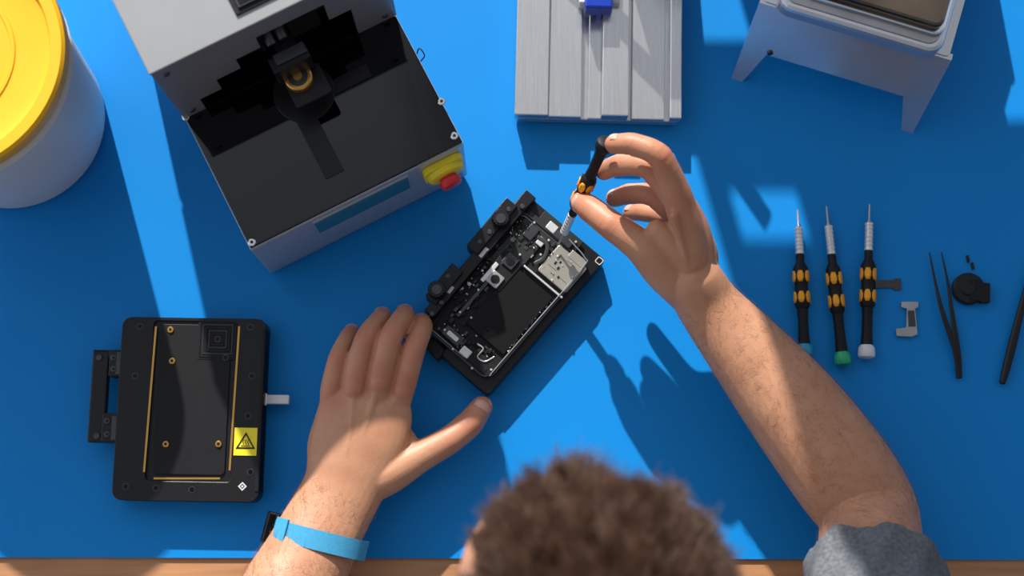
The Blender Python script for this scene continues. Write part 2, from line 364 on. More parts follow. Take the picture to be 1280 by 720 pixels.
ring('warning_triangle',[fr.w(q.x+a,q.y+b) for a,b in tri],[fr.w(q.x+a,q.y+b) for a,b in tin],ZF+.0007,ZF+.001,m_black,g)
for k in range(3):
    xx=q.x-.0022+.0022*k; pts3=[(fr.w(xx+.0005*math.sin(t_*2),q.y-.0028+t_*.0011,ZF+.0009),.00025,.00015) for t_ in range(5)]
    v,f=sweep(pts3,seg=6,sub=3); mk('heat_wave_%d'%k,v,f,m_black,g)
fr.box('heat_line',q.x-.004,q.y-.0042,q.x+.004,q.y-.0036,ZF+.0007,ZF+.001,m_black,g,0)
q=fr.l(303,608,ZF); dd=[(0,.004),(-.004,0),(0,-.004),(.004,0)]
ring('diamond_mark',[fr.w(q.x+a,q.y+b) for a,b in dd],[fr.w(q.x+a*.6,q.y+b*.6) for a,b in dd],ZF,ZF+.0004,m_print,g); cyl('diamond_dot',fr.w(q.x,q.y),.001,ZF,ZF+.0004,m_print,g,12)
fr.bp('side_pin',(322,493),(361,505),.009,.016,m_capw,g,.0008)
fr.bp('side_pin_end',(322,491),(333,507),.008,.018,m_chrome,g,.0008)
fr.bp('hinge_block_top',(137,437),(168,471),.006,.024,m_black,g,.001); fr.bp('hinge_block_bottom',(128,516),(162,553),.006,.024,m_black,g,.001)
fr.bp('handle_bar',(116,438),(129,553),.012,.022,m_black,g,.0015,.002)
fr.bp('handle_arm_top',(116,437),(140,447),.012,.0215,m_black,g,.001); fr.bp('handle_arm_bottom',(116,543),(140,553),.012,.0215,m_black,g,.001)
for i,(a,b) in enumerate(((142,447),(142,461),(158,454),(134,526),(134,543),(150,535))):
    cyl('hinge_screw_%d'%i,P(a,b,.024),.0030,.024,.0256,m_gun,g,18,.0006); cyl('hinge_hex_%d'%i,P(a,b,.0256),.0014,.0256,.0258,m_gloss,g,6)
fr.bp('hinge_slot_top',(146,440),(151,468),.024,.0248,m_gun,g,.0002); fr.bp('hinge_slot_bottom',(140,520),(144,550),.024,.0248,m_gun,g,.0002)
for i,(a,b) in enumerate(((124,447),(121,545))): cyl('bar_screw_%d'%i,P(a,b,.022),.003,.022,.0235,m_gun,g,18,.0005)
# ------------------------------------------------------------ phone in its holder (centre)
ZP=.022
fr=Fr((610,495),(757,325),ZP); W=fr.W; HT=fr.l(662,243,ZP).y
g=group('phone_holder_fixture',fr.w(W/2,HT/2,0))
fr.box('base',0.0,0,W,HT*.62,.002,ZP,m_black,g,.0012,.004)
fr.box('base_back',.022,HT*.5,W,HT,.002,ZP-.0005,m_black,g,.0012,.004)
fr.box('base_lip',-.0,.004,.03,HT*.35,.002,ZP-.004,m_black2,g,.001)
for i,(a,b) in enumerate(((.012,.012),(W-.012,.012),(.035,HT-.012),(W-.012,HT-.012))): cyl('foot_%d'%i,fr.w(a,b),.005,0,.002,m_black2,g)
q=fr.l(749,326,ZP); ring('corner_mark',[fr.w(q.x+a,q.y+b) for a,b in rr(-.0032,-.0032,.0032,.0032,.0014)],[fr.w(q.x+a,q.y+b) for a,b in rr(-.0025,-.0025,.0025,.0025,.001)],ZP,ZP+.0003,m_print,g)
q=fr.l(533,413,ZP)
ring('corner_triangle',[fr.w(q.x+a,q.y+b) for a,b in((0,.0035),(-.0035,-.0025),(.0035,-.0025))],[fr.w(q.x+a,q.y+b) for a,b in((0,.0018),(-.002,-.0016),(.002,-.0016))],ZP,ZP+.0003,m_print,g)
def seg_box(n,a,b,wd,z0,z1,m,bev=.0008):
    p=P(*a,z1);r_=P(*b,z1); d=(r_-p).normalized(); s=Vector((-d.y,d.x,0))*wd/2
    return prism(n,[p-s,r_-s,r_+s,p+s],z0,z1,m,g,bev)
seg_box('hinge_rail',(655,252),(536,392),.011,ZP,.036,m_black)
seg_box('hinge_bar',(640,252),(590,312),.013,.010,.040,m_black)
seg_box('hinge_bar_low',(572,334),(538,375),.013,.010,.040,m_black)
seg_box('latch_top',(664,242),(646,262),.012,.008,.034,m_black)
seg_box('latch_mark',(609,310),(600,321),.0035,.036,.0366,m_print,0)
seg_box('latch_mark_low',(566,358),(560,366),.0035,.036,.0366,m_print,0)
seg_box('foot_corner',(535,425),(552,445),.012,.0,.018,m_black)
for i,(a,b) in enumerate(((626,273),(546,362))):
    q=P(a,b,.044); lathe('knob_%d'%i,(q.x,q.y,.030),(q.x,q.y,.048),[(0,.008),(.85,.0082),(1,.0072)],m_black,g,28,flute=.04)
    cyl('knob_cap_%d'%i,P(a,b,.048),.0045,.048,.0492,m_gun,g,20)
for i,(a,b) in enumerate(((636,262),(612,290),(600,302),(560,345),(552,378),(641,300),(653,258),(540,392))):
    cyl('rail_screw_%d'%i,P(a,b,.040),.0024,.036,.0410,m_gun,g,16,.0005)
g=group('disassembled_phone',P(640,370,.025))
A=fr.l(610,477,.03);B=fr.l(650,259,.03)
x0,y0,x1,y1=A.x,A.y,B.x,B.y
fr.box('chassis',x0,y0,x1,y1,ZP,ZP+.003,m_black2,g,.0004,.011)
o_=rr(x0,y0,x1,y1,.011,8); i_=rr(x0+.0010,y0+.0010,x1-.0010,y1-.0010,.0100,8)
ring('frame_band',[fr.w(*p) for p in o_],[fr.w(*p) for p in i_],ZP+.001,ZP+.0070,m_gun,g,.0003)
i2=rr(x0+.0026,y0+.0026,x1-.0026,y1-.0026,.0086,8); i3=rr(x0+.0031,y0+.0031,x1-.0031,y1-.0031,.008,8)
ring('gasket',[fr.w(*p) for p in i_],[fr.w(*p) for p in i2],ZP+.003,ZP+.006,m_black,g); ring('inner_lip',[fr.w(*p) for p in i2],[fr.w(*p) for p in i3],ZP+.003,ZP+.0055,m_steel,g)
Z0=ZP+.003
m_batt=mat('battery_black',(.003,.003,.004),.5,var=.1,spec=.2)
fr.cb('battery',(637,388),.070,.046,Z0,Z0+.0035,m_batt,g,.0008,.002)
q=fr.l(626,400,Z0+.0035)
for k in range(9):
    ln=random.uniform(.006,.015); fr.box('battery_print_%d'%k,q.x-.022+k*.0012,q.y-.002-ln/2,q.x-.0218+k*.0012,q.y-.002+ln/2,Z0+.0035,Z0+.0037,m_gun,g,0)
fr.cb('battery_mark',(589,397),.0018,.0018,Z0+.0035,Z0+.0037,m_print,g,0,.0006)
fr.cb('logic_board',(652,306),.060,.028,Z0,Z0+.0022,m_pcb,g,.0003)
fr.cb('logic_board_arm',(694,296),.026,.046,Z0,Z0+.0020,m_pcb,g,.0003)
m_shield=mat('shield_champagne',(.42,.40,.35),.34,.6,var=.12,vscale=60)
fr.cb('shield_plate',(703,336),.031,.034,Z0,Z0+.0038,m_shield,g,.0006,.002)
fr.cb('shield_plate_tab',(722,324),.008,.018,Z0,Z0+.0042,m_shield,g,.0004,.001)
for k,(a,b) in enumerate(((690,334),(703,350),(714,330),(700,322))): fr.cb('shield_groove_%d'%k,(a,b),.0003,.010,Z0+.0038,Z0+.0040,m_gun,g,0)
fr.cb('shield_seam',(679,352),.0018,.046,Z0,Z0+.0045,m_bright,g,.0003)
fr.cb('camera_frame',(628,338),.034,.022,Z0,Z0+.0045,m_black2,g,.0008,.002)
for k,(a,b) in enumerate(((638,326),(619,349))):
    fr.cb('camera_body_%d'%k,(a,b),.013,.013,Z0+.004,Z0+.0068,m_gun if k==0 else m_steel,g,.0008,.0015)
    cyl('camera_barrel_%d'%k,P(a,b,Z0+.0068),.0042,Z0+.0068,Z0+.0078,m_black,g,28,.0004); cyl('camera_glass_%d'%k,P(a,b,Z0+.0078),.0022,Z0+.0078,Z0+.0080,m_gloss,g,20)
fr.cb('camera_strap',(612,340),.022,.004,Z0+.004,Z0+.0062,m_bright,g,.0004,.001)
fr.cb('connector_cover',(664,290),.014,.010,Z0,Z0+.0046,m_gun,g,.0006,.001)
fr.cb('connector_cover_small',(676,302),.008,.007,Z0,Z0+.0048,m_bright,g,.0005,.001)
fr.cb('earpiece_speaker',(701,296),.007,.026,Z0,Z0+.005,m_gun,g,.0006,.001)
fr.cb('front_sensor',(690,284),.008,.010,Z0,Z0+.0052,m_bright,g,.0005,.001)
fr.cb('speaker_module',(600,452),.013,.030,Z0,Z0+.0042,m_black2,g,.0008,.002)
fr.cb('haptic_engine',(566,420),.010,.020,Z0,Z0+.0045,m_gun,g,.0008,.001)
fr.cb('haptic_label',(566,420),.004,.012,Z0+.0045,Z0+.0048,m_bright,g,0,.001)
fr.cb('charge_port',(582,440),.008,.010,Z0,Z0+.005,m_bright,g,.0006,.001)
fr.cb('side_flex',(592,372),.045,.003,Z0,Z0+.0045,m_gun,g,.0002)
pal=[m_gun,m_black2,m_black2,m_pcb,m_gun,m_black,m_black2,m_steel,m_gun,m_black]
def scatter(n,ax,ay,bx,by,tag,smax=.005,extra=0):
    for k in range(n):
        x=random.uniform(ax,bx);y=random.uniform(ay,by); tiny=k%3==0
        a=random.uniform(.0006,.0014) if tiny else random.uniform(.001,smax);b=random.uniform(.0006,.0014) if tiny else random.uniform(.001,smax*.7)
        fr.box('%s_%d'%(tag,k),x-a/2,y-b/2,x+a/2,y+b/2,Z0+.0015,Z0+random.uniform(.0028,.0048),random.choice([m_steel,m_gold,m_bright,m_gun]) if tiny else random.choice(pal),g,.0002)
q=fr.l(637,388,Z0+.003)
scatter(120,q.x-.035,q.y+.026,x1-.006,y1-.004,'component')
scatter(60,q.x+.050,y0+.006,x1-.005,y1-.006,'chip',.004)
scatter(50,x0+.005,y0+.008,q.x-.036,y1-.010,'dock_component',.006)
scatter(22,q.x-.03,y0+.004,q.x+.03,y0+.0060,'edge_component',.003)
for k,(a,b) in enumerate(((686,300),(676,318),(668,278),(650,318),(603,338),(598,362),(575,390),(556,412),(566,436),(590,460),(614,462),(720,302),(697,320),(690,350),(716,346))):
    cyl('phone_screw_%d'%k,P(a,b,Z0+.006),.0011,Z0+.002,Z0+.0056,m_bright,g,12,.0003)
v,f=sweep([(P(a,b,Z0+.005),.0007,.0003) for a,b in((597,430),(604,436),(597,446),(606,452),(618,446))]); mk('flex_curl',v,f,m_steel,g,True)
v,f=sweep([(P(a,b,Z0+.005),.0018,.0003) for a,b in((672,296),(684,306),(680,322),(668,330))]); mk('flex_ribbon',v,f,m_gun,g,True)
v,f=sweep([(P(a,b,Z0+.005),.0005,.0005) for a,b in((613,468),(665,408),(728,335),(731,322),(712,300))]); mk('antenna_wire',v,f,m_steel,g,True)
# ------------------------------------------------------------ grooved steel plate (top)
ZR=.028
fr=Fr((643,143),(852,148),ZR); W=fr.W
g=group('grooved_steel_plate',fr.w(W/2,.1,0)); LY=.26
fr.box('base_plate',0,0,W,LY,.004,.016,m_brush,g,.001,.004)
for i,(a,b) in enumerate(((.02,.02),(W-.02,.02),(.02,LY-.02),(W-.02,LY-.02))): cyl('foot_%d'%i,fr.w(a,b),.008,0,.004,m_black2,g)
for i,(a,b,z) in enumerate(((0,.20,ZR),(.20,.40,.024),(.44,.52,.020),(.52,.68,ZR+.004),(.70,.90,.022),(.93,1.0,ZR))):
    fr.box('rail_%d'%i,W*a,.0,W*b,LY,.016,z,m_brush,g,.0012,.001)
fr.bp('slide_support',(724,3),(776,-60),.016,.040,m_capw,g,.001)
fr.bp('blue_slide',(731,9),(767,-50),.030,.052,m_dkblue,g,.002)
fr.bp('slide_pin',(746,18),(753,5),.016,.034,m_dkblue,g,.001)
fr.box('shadow_post',W*.62,.17,W*.84,.205,.02,.12,m_silver,g,.002)  # post and bars below added out of view to cast slanted shadows
def bar(n,a,b,r): lathe(n,a,b,[(0,r),(1,r)],m_silver,g,20)
bar('shadow_bar',fr.w(W*.02,.19,.035),fr.w(W*.62,.19,.115),.008); bar('shadow_arm',fr.w(W*.80,.19,.11),fr.w(W*1.1,.16,.15),.007)
bar('shadow_bar_low',fr.w(W*.84,.19,.10),fr.w(W*.98,.20,.03),.008)
# ------------------------------------------------------------ angled aluminium stand
fr=Fr((918,99),(1138,166),0); W=fr.W
g=group('aluminium_stand',fr.w(W/2,.08,0))
def slope(name,y0,z0,y1,z1,th):
    quads=[[(-.003,0),(.008,0),(.020,.042),(.024,.10),(-.003,.10)],[(.020,.042),(W-.022,.042),(W-.026,.10),(.024,.10)],[(W-.022,.042),(W-.009,0),(W+.002,0),(W+.002,.10),(W-.026,.10)]]
    V=[];F_=[]; L_=.10
    for qd in quads:
        o=len(V);n=len(qd)
        for dz in(0,th):
            for x,h in qd:
                k=h/L_; V.append(fr.w(x,y0+(y1-y0)*k+dz,z0+(z1-z0)*k))
        F_+=[tuple(o+i for i in range(n)),tuple(o+n+i for i in range(n))[::-1]]+[(o+i,o+(i+1)%n,o+n+(i+1)%n,o+n+i) for i in range(n)]
    return mk(name,V,F_,m_silver,g)
slope('front_leg_panel',0,0,.045,.088,.006); slope('rear_leg_panel',.25,0,.205,.088,.006)
A=fr.l(967,12,.10); B=fr.l(1168,70,.10)
fr.box('top_platform',.000,.047,W-.001,.21,.088,.0895,m_silver,g,.0005,.004)
fr.box('upper_tray',A.x,A.y,B.x+.004,A.y+.17,.0895,.110,m_silver,g,.004,.014)
fr.box('tray_rim',A.x+.006,A.y+.007,B.x-.002,A.y+.162,.110,.1115,m_steel,g,.0005,.010)
fr.box('device_body',A.x+.018,A.y+.014,B.x-.000,A.y+.165,.1115,.116,m_chrome,g,.002,.010)
fr.box('device_top',A.x+.022,A.y+.018,B.x-.004,A.y+.16,.116,.126,m_bronze,g,.003,.008)
q=fr.w(.022,.022,.04); lathe('stand_screw',q,q+Vector((0,-.003,.001)),[(0,.003),(1,.0025)],m_gun,g,16)
# ------------------------------------------------------------ screwdrivers
def driver(name,tip,cap,mc):
    g=group(name,(Vector(tip)+Vector(cap))/2); tip=Vector(tip);cap=Vector(cap)
    def part(n,a,b,prof,m,**k): lathe(n,tip.lerp(cap,a),tip.lerp(cap,b),prof,m,g,**k)
    part('blade',0,.14,[(0,.0006),(.1,.0009),(.75,.0011),(.8,.0018),(1,.0018)],m_steel)
    pr=[(0,.0024),(.04,.0040)]
    for k in range(6): pr+=[(.10+k*.14,.0040),(.13+k*.14,.0036),(.17+k*.14,.0036),(.19+k*.14,.0040)]
    pr+=[(.97,.0040),(1,.003)]
    part('bit_chuck',.12,.31,pr,m_bright,auto=25)
    part('neck',.30,.39,[(0,.0032),(.2,.0040),(.7,.0038),(1,.0060)],m_black2)
    part('grip',.385,.68,[(0,.0055),(.06,.0068),(.30,.0070),(.45,.0060),(.55,.0060),(.7,.0070),(.94,.0068),(1,.0050)],m_black2)
    ax=(cap-tip).normalized(); s=ax.orthogonal().normalized(); t=ax.cross(s)
    for k in range(6):
        a=k*math.pi/3
        for j,(u0,u1) in enumerate(((.425,.50),(.565,.64))):
            V=[];F_=[]
            for iu in range(4):
                u=u0+(u1-u0)*iu/3
                wd=.42 if iu in(1,2) else .22
                for da in(-wd,-wd/2,0,wd/2,wd):
                    V.append(tip.lerp(cap,u)+(s*math.cos(a+da)+t*math.sin(a+da))*.0073)
            for iu in range(3):
                for q_ in range(4): F_.append((iu*5+q_,iu*5+q_+1,iu*5+q_+6,iu*5+q_+5))
            o=mk('grip_inlay_%d_%d'%(k,j),V,F_,m_orange,g,True); sm=o.modifiers.new('s','SOLIDIFY'); sm.thickness=.0009; sm.offset=0
    part('rear_handle',.67,.93,[(0,.0052),(.3,.0047),(.7,.0050),(1,.0058)],m_black2,seg=12,auto=10)
    part('spin_cap',.915,1,[(0,.0055),(.2,.0074),(.7,.0080),(.9,.0072),(1,.005)],mc)
def lay(a,z): q=P(*a,z); return (q.x,q.y,z)
driver('precision_screwdriver',lay((997,262),.0075),lay((1006,446),.0085),m_teal)
driver('precision_screwdriver.001',lay((1033,258),.0075),lay((1054,457),.0085),m_green)
driver('precision_screwdriver.002',lay((1087,255),.0075),lay((1083,448),.0085),m_capw)
dt=P(698,306,.034); dc=P(758,176,.150)
driver('precision_screwdriver.003',dt,dc,m_black2)
# ------------------------------------------------------------ small parts on the right
g=group('tweezers',P(1185,400))
for i,(a,k) in enumerate((((1162,316),(1178,390)),((1177,316),(1190,390)))):
    v,f=sweep([(P(*a,.004),.0006,.0006),(P((a[0]+k[0])/2-(1 if i==0 else -1),352,.006),.0013,.0009),(P(*k,.008),.0022,.001),(P(1195+2*i,440,.006),.0030,.0011),(P(1199,472,.004),.0028,.0012)],seg=12)
    mk('arm_%d'%i,v,f,m_black,g,True)
g=group('spudger_pen',P(1270,400))
v,f=sweep([(P(1292,318,.005),.0010,.001),(P(1283,360,.006),.0028,.002),(P(1268,420,.006),.0040,.0025),(P(1258,460,.005),.0038,.0025),(P(1253,478,.005),.0030,.002)],seg=14); mk('body',v,f,m_black,g,True)
g=group('camera_lens_cover',P(1212,362))
cyl('disc',P(1209,362),.0150,.0,.007,m_black,g,40,.0015)
prism('clip',[P(a,b,.008) for a,b in((1213,348),(1227,350),(1229,353),(1238,354),(1238,378),(1227,378),(1226,376),(1213,376))],.0,.008,m_black2,g,.0006)
cyl('hub',P(1207,362),.0070,.007,.0085,m_black,g,30,.001)
for i,(a,b) in enumerate(((1209,324),(1215,333))):
    o=prism('tiny_screw' if i==0 else 'tiny_screw.001',[P(a+c_[0],b+c_[1]) for c_ in((-2,-4),(1,-5),(3,3),(0,5))],0,.0015,m_black,None)
prism('metal_spring_clip',[P(a,b,.002) for a,b in((1094,350),(1117,350),(1118,348),(1126,348),(1127,362),(1119,363),(1117,360),(1094,360))],0,.002,m_gun,None,.0003)
prism('metal_bracket',[P(a,b,.004) for a,b in((1127,377),(1148,377),(1148,384),(1144,386),(1147,418),(1140,421),(1121,420),(1120,411),(1133,409),(1134,386),(1127,384))],0,.004,m_steel,None,.0004)
prism('bracket_pad',[P(a,b,.0048) for a,b in((1135,388),(1143,388),(1145,408),(1136,408))],.004,.0048,m_gun,bpy.data.objects['metal_bracket'],.0002).matrix_parent_inverse=Matrix.Identity(4)
# ------------------------------------------------------------ technician
tech=group('repair_technician',(.05,-.25,0))
def C(*pts): return [(P(p[0],p[1],p[2]),p[3],p[4] if len(p)>4 else p[3]) for p in pts]
# left arm + hand (fingers arched over the PIP joints, tips pressed down beside the holder corner)
fingersL={
 'index':[(490,525,.043,.012),(504,482,.052,.0114),(518,436,.065,.0103),(528,410,.048,.0093),(527,403,.030,.0085)],
 'middle':[(470,520,.045,.012),(475,473,.058,.0116),(489,421,.071,.0105),(504,397,.052,.0094),(506,392,.030,.0086)],
 'ring':[(452,525,.045,.0115),(443,480,.056,.0110),(457,425,.067,.0101),(474,401,.048,.0090),(478,395,.026,.0084)],
 'pinky':[(432,535,.041,.0105),(414,499,.048,.0100),(422,451,.059,.0090),(435,423,.042,.0082),(440,415,.022,.0076)]}
thumbL=[(450,612,.036,.017),(488,592,.040,.0175),(524,571,.038,.0145),(560,551,.036,.0128),(586,530,.031,.0124),(602,509,.026,.0102)]
EL=Vector((-.235,-.20,.055)); SL=Vector((-.150,-.165,.265))
partsL=[sweep([(EL,.047,.045)]+C((345,780,.056,.043,.038),(380,705,.050,.040,.029),(408,650,.044,.0365,.022),(428,612,.042,.036,.020),(440,578,.044,.041,.019),(450,545,.047,.043,.0180),(458,512,.049,.042,.0150),(462,496,.049,.038,.012)),seg=32)]
for k,ch in fingersL.items(): partsL.append(sweep(C(*ch)))
partsL.append(sweep(C(*thumbL)))
partsL.append(sweep(C((478,530,.042,.017,.012),(500,552,.039,.015,.010),(512,568,.037,.013,.010))))
partsL.append(sweep(C((412,600,.036,.016),(404,560,.038,.0145),(410,522,.043,.0115))))
for k in('index','middle','ring','pinky'):
    a=fingersL[k][1]; partsL.append(sweep(C((a[0],a[1],a[2]+.003,.0046),((a[0]+428)/2+2,(a[1]+615)/2,.0622 if k in('middle','ring') else .0580,.0030),(424+(a[0]-460)*.25,612,.056,.0026)),seg=10))
for k in('index','middle','ring'):
    a=fingersL[k][1]; partsL.append(sweep(C((a[0]-1,a[1]+6,a[2]+.003,.0095),(a[0]+1,a[1]-3,a[2]+.003,.0090)),seg=14))
# right arm + hand
RE=Vector((.314,.030,.052)); SR=Vector((.262,-.165,.265))
fR={
 'index':[(866,352,.092,.0145),(862,300,.118,.0145),(848,250,.141,.0130),(824,196,.168,.0106),(790,181,.166,.0095),(768,180,.160,.0084)],
 'middle':[(870,356,.086,.0145),(872,308,.104,.0145),(857,266,.120,.0130),(812,211,.140,.0104),(774,207,.124,.0094),(755,214,.110,.0082)],
 'ring':[(874,360,.076,.0140),(878,318,.086,.0140),(862,286,.098,.0125),(818,246,.112,.0098),(787,243,.098,.0090),(768,248,.086,.0080)],
 'pinky':[(876,362,.066,.0130),(876,325,.068,.0130),(862,304,.076,.0115),(828,272,.084,.0088),(802,266,.072,.0080),(788,266,.062,.0072)]}
thumbR=[(858,366,.082,.018),(830,338,.096,.0185),(800,307,.110,.0150),(764,281,.112,.0128),(738,261,.102,.0118),(727,253,.094,.0100)]
partsR=[sweep([(RE+Vector((-.01,-.03,.045)),.040,.040),(RE+Vector((-.003,.0,.008)),.043,.043)]+C((1052,590,.062,.0460,.043),(990,508,.066,.0430,.038),(930,435,.071,.035,.030),(888,385,.077,.0285,.026),(866,350,.088,.026,.028)),seg=32)]
for k,ch in fR.items(): partsR.append(sweep(C(*ch)))
partsR.append(sweep(C(*thumbR)))
partsR.append(sweep(C((862,325,.105,.017),(838,300,.118,.013),(822,288,.122,.010))))
partsR.append(sweep(C((845,345,.085,.017),(835,310,.088,.014),(845,285,.095,.012))))
for a,b in(((868,250),(884,352)),((852,262),(870,352))): partsR.append(sweep(C((a[0]-10,a[1]+8,.147 if a[0]<860 else .128,.004),((a[0]+b[0])/2-8,(a[1]+b[1])/2,.131 if a[0]<860 else .118,.0028),(b[0]-4,b[1],.106,.0024)),seg=10))
partsR.append(sweep([(RE,.041,.043),(RE.lerp(SR,.35),.044,.046),(SR,.05,.05)],up=(1,0,0)))
partsL.append(sweep([(EL,.044,.044),(EL.lerp(SL,.4),.044,.046),(SL,.05,.05)],up=(1,0,0)))
armL=organic('left_arm_and_hand',partsL,.0013,7,m_skin,tech)
armR=organic('right_arm_and_hand',partsR,.0013,7,m_skin,tech)
def detail(o,chains,dors,knucks):
    v,n=mv(o); red=np.zeros(len(v)); disp=np.zeros(len(v))
    for ch,dv in zip(chains,dors):
        pts=[np.array(P(*p[:3])) for p in ch]; rad=[p[3] for p in ch]
        for ji in range(2,len(pts)-1):
            p=pts[ji]; ax=pts[ji+1]-pts[ji-1]; ax/=np.linalg.norm(ax)
            d=v-p; s=d@ax; dist=np.linalg.norm(d,axis=1); m_=np.exp(-(dist/(rad[ji]*1.25))**2)
            near=(dist<rad[ji]*1.9)
            red=np.maximum(red,np.where(near,m_*1.15,0))
            dor=np.clip(n@np.array(dv),0,1)
            wr=sum(np.exp(-((s-q)/.0007)**2) for q in(-.0044,-.0022,0,.0022,.0044))
            disp-=np.where(near,wr*dor*.00070*np.exp(-(s/.006)**2),0)
            disp+=np.where(near,dor*.0012*np.exp(-(s/.006)**2),0)
            vol=np.clip(-(n@np.array(dv)),0,1); disp-=np.where(near,np.exp(-(s/.0009)**2)*vol*.0008,0)
        tp=pts[-1]; dt_=np.linalg.norm(v-tp,axis=1); red=np.maximum(red,.85*np.exp(-(dt_/(rad[-1]*1.7))**2))
    for k in knucks:
        d=np.linalg.norm(v-np.array(P(*k)),axis=1); red=np.maximum(red,.85*np.exp(-(d/.013)**2)); disp+=.0010*np.exp(-(d/.010)**2)
    setv(o,v+n*disp[:,None]); attr(o,'red',np.clip(red*.6,0,1)); attr(o,'scalp',np.zeros(len(v)))
chL=[fingersL[k] for k in('index','middle','ring','pinky')]+[thumbL[1:]]
detail(armL,chL,[(0,.3,.95)]*4+[(.1,-.3,.95)],[(fingersL[k][1][0],fingersL[k][1][1],fingersL[k][1][2]+.010) for k in fingersL])
chR=[fR[k][1:] for k in('index','middle','ring','pinky')]+[thumbR[1:]]
dR=[(.15,.75,.6)]*4+[(-.25,-.35,.9)]
detail(armR,chR,dR,[(fR[k][2][0]+6,fR[k][2][1]-6,fR[k][2][2]+.006) for k in fR])
def nail(name,ch,dv):
    tip=P(*ch[-1][:3]); pr=P(*ch[-2][:3]); r=ch[-1][3]; ax=(tip-pr).normalized(); up=Vector(dv); up=(up-ax*up.dot(ax)).normalized(); s=ax.cross(up)
    V=[];F_=[]; nu,nvv=8,9
    for i in range(nu+1):
        u=i/nu; L_=-.0055+u*.0115
        for j in range(nvv):
            a=(j/(nvv-1)-.5)*1.75*(1-.35*max(0,(u-.7)/.3)**2*1)
            lift=-.0012*max(0,(u-.45)/.55)**2*3
            V.append(tip+ax*(L_-(abs(a)**2)*.0022*(1 if u>.5 else -0.6))+(up*math.cos(a)+s*math.sin(a))*(r*1.0+.0001+lift))
    for i in range(nu):
        for j in range(nvv-1): F_.append((i*nvv+j,i*nvv+j+1,(i+1)*nvv+j+1,(i+1)*nvv+j))
    o=mk(name,V,F_,m_nail,tech,True,auto=80); sm=o.modifiers.new('s','SOLIDIFY'); sm.thickness=.0007; sm.offset=0
for k,ch,dv in zip('imrpt',chL,[(0.1,.9,.4)]*4+[(.3,.35,.9)]): nail('nail_left_'+k,ch,dv)
for k,ch,dv in zip('imrpt',chR,[(-.1,.9,.5),(-.2,.8,.4),(-.2,.7,.5),(-.2,.7,.5),(-.4,-.55,.75)]): nail('nail_right_'+k,ch,dv)
def armhair(name,o,a,b,n,hand_dir):
    v,nn=mv(o); A=np.array(a);B=np.array(b); d=B-A; L2=d@d; t=((v-A)@d)/L2
    idx=np.where((t>0)&(t<1)&(nn[:,2]>-.1))[0]; idx=rng.choice(idx,n); p=v[idx]; q=nn[idx]
    dr=np.array(hand_dir)+rng.normal(0,.35,(n,3)); dr-=q*np.sum(dr*q,axis=1)[:,None]; dr/=np.linalg.norm(dr,axis=1)[:,None]
    ln=rng.uniform(.005,.011,n)[:,None]; K=4; pos=np.zeros((n,K,3))
    for k in range(K):
        u=k/(K-1); pos[:,k]=p+dr*ln*u+q*ln*.25*math.sin(u*2.2)
    rad=np.tile(np.linspace(.00006,.00003,K),(n,1)); hair(name,pos,rad,m_ahair,tech)
armhair('forearm_hair_right',armR,P(880,375,.07),P(1110,660,.06),2400,(-.3,.1,.2))
armhair('forearm_hair_left',armL,P(430,620,.04),P(340,790,.05),800,(.1,.5,0))
# ---------------- watch
g=group('smartwatch',P(400,672,.045))
L0=P(347,662,.045); R0=P(455,689,.045); s=(R0-L0).normalized(); up=Vector((0,0,1)); ax=Vector((-s.y,s.x,0))
ctr=P(400,675,.047); a_=.0408;b_=.0275
V=[];F_=[];n=64
for k in range(n):
    t=2*math.pi*k/n
    for (w_,o_) in((-.0085,0),(.0085,0),(.0085,.0018),(-.0085,.0018)):
        V.append(ctr+s*((a_+o_)*math.cos(t))+up*((b_+o_)*math.sin(t))+ax*w_)
for k in range(n):
    l=(k+1)%n
    for j in range(4): F_.append((k*4+j,k*4+(j+1)%4,l*4+(j+1)%4,l*4+j))
mk('band',V,F_,m_band,g,True,auto=30)
def onband(t,w_,o_): return ctr+s*((a_+o_)*math.cos(t))+up*((b_+o_)*math.sin(t))+ax*w_
def arcbox(n,t0,t1,w2,o0,o1,m,bev):
    V=[];F_=[]
    for t in np.linspace(t0,t1,6):
        for (w_,o_) in((-w2,o0),(w2,o0),(w2,o1),(-w2,o1)): V.append(onband(t,w_,o_))
    for k in range(5):
        for j in range(4): F_.append((k*4+j,k*4+(j+1)%4,(k+1)*4+(j+1)%4,(k+1)*4+j))
    F_+=[(0,1,2,3),(20,21,22,23)]
    mk(n,V,F_,m,g,False,bev)
arcbox('buckle',2.25,2.65,.0110,.0016,.0040,m_band,.0004)
arcbox('watch_case',2.85,3.5,.014,.0005,.010,m_gloss,.002)
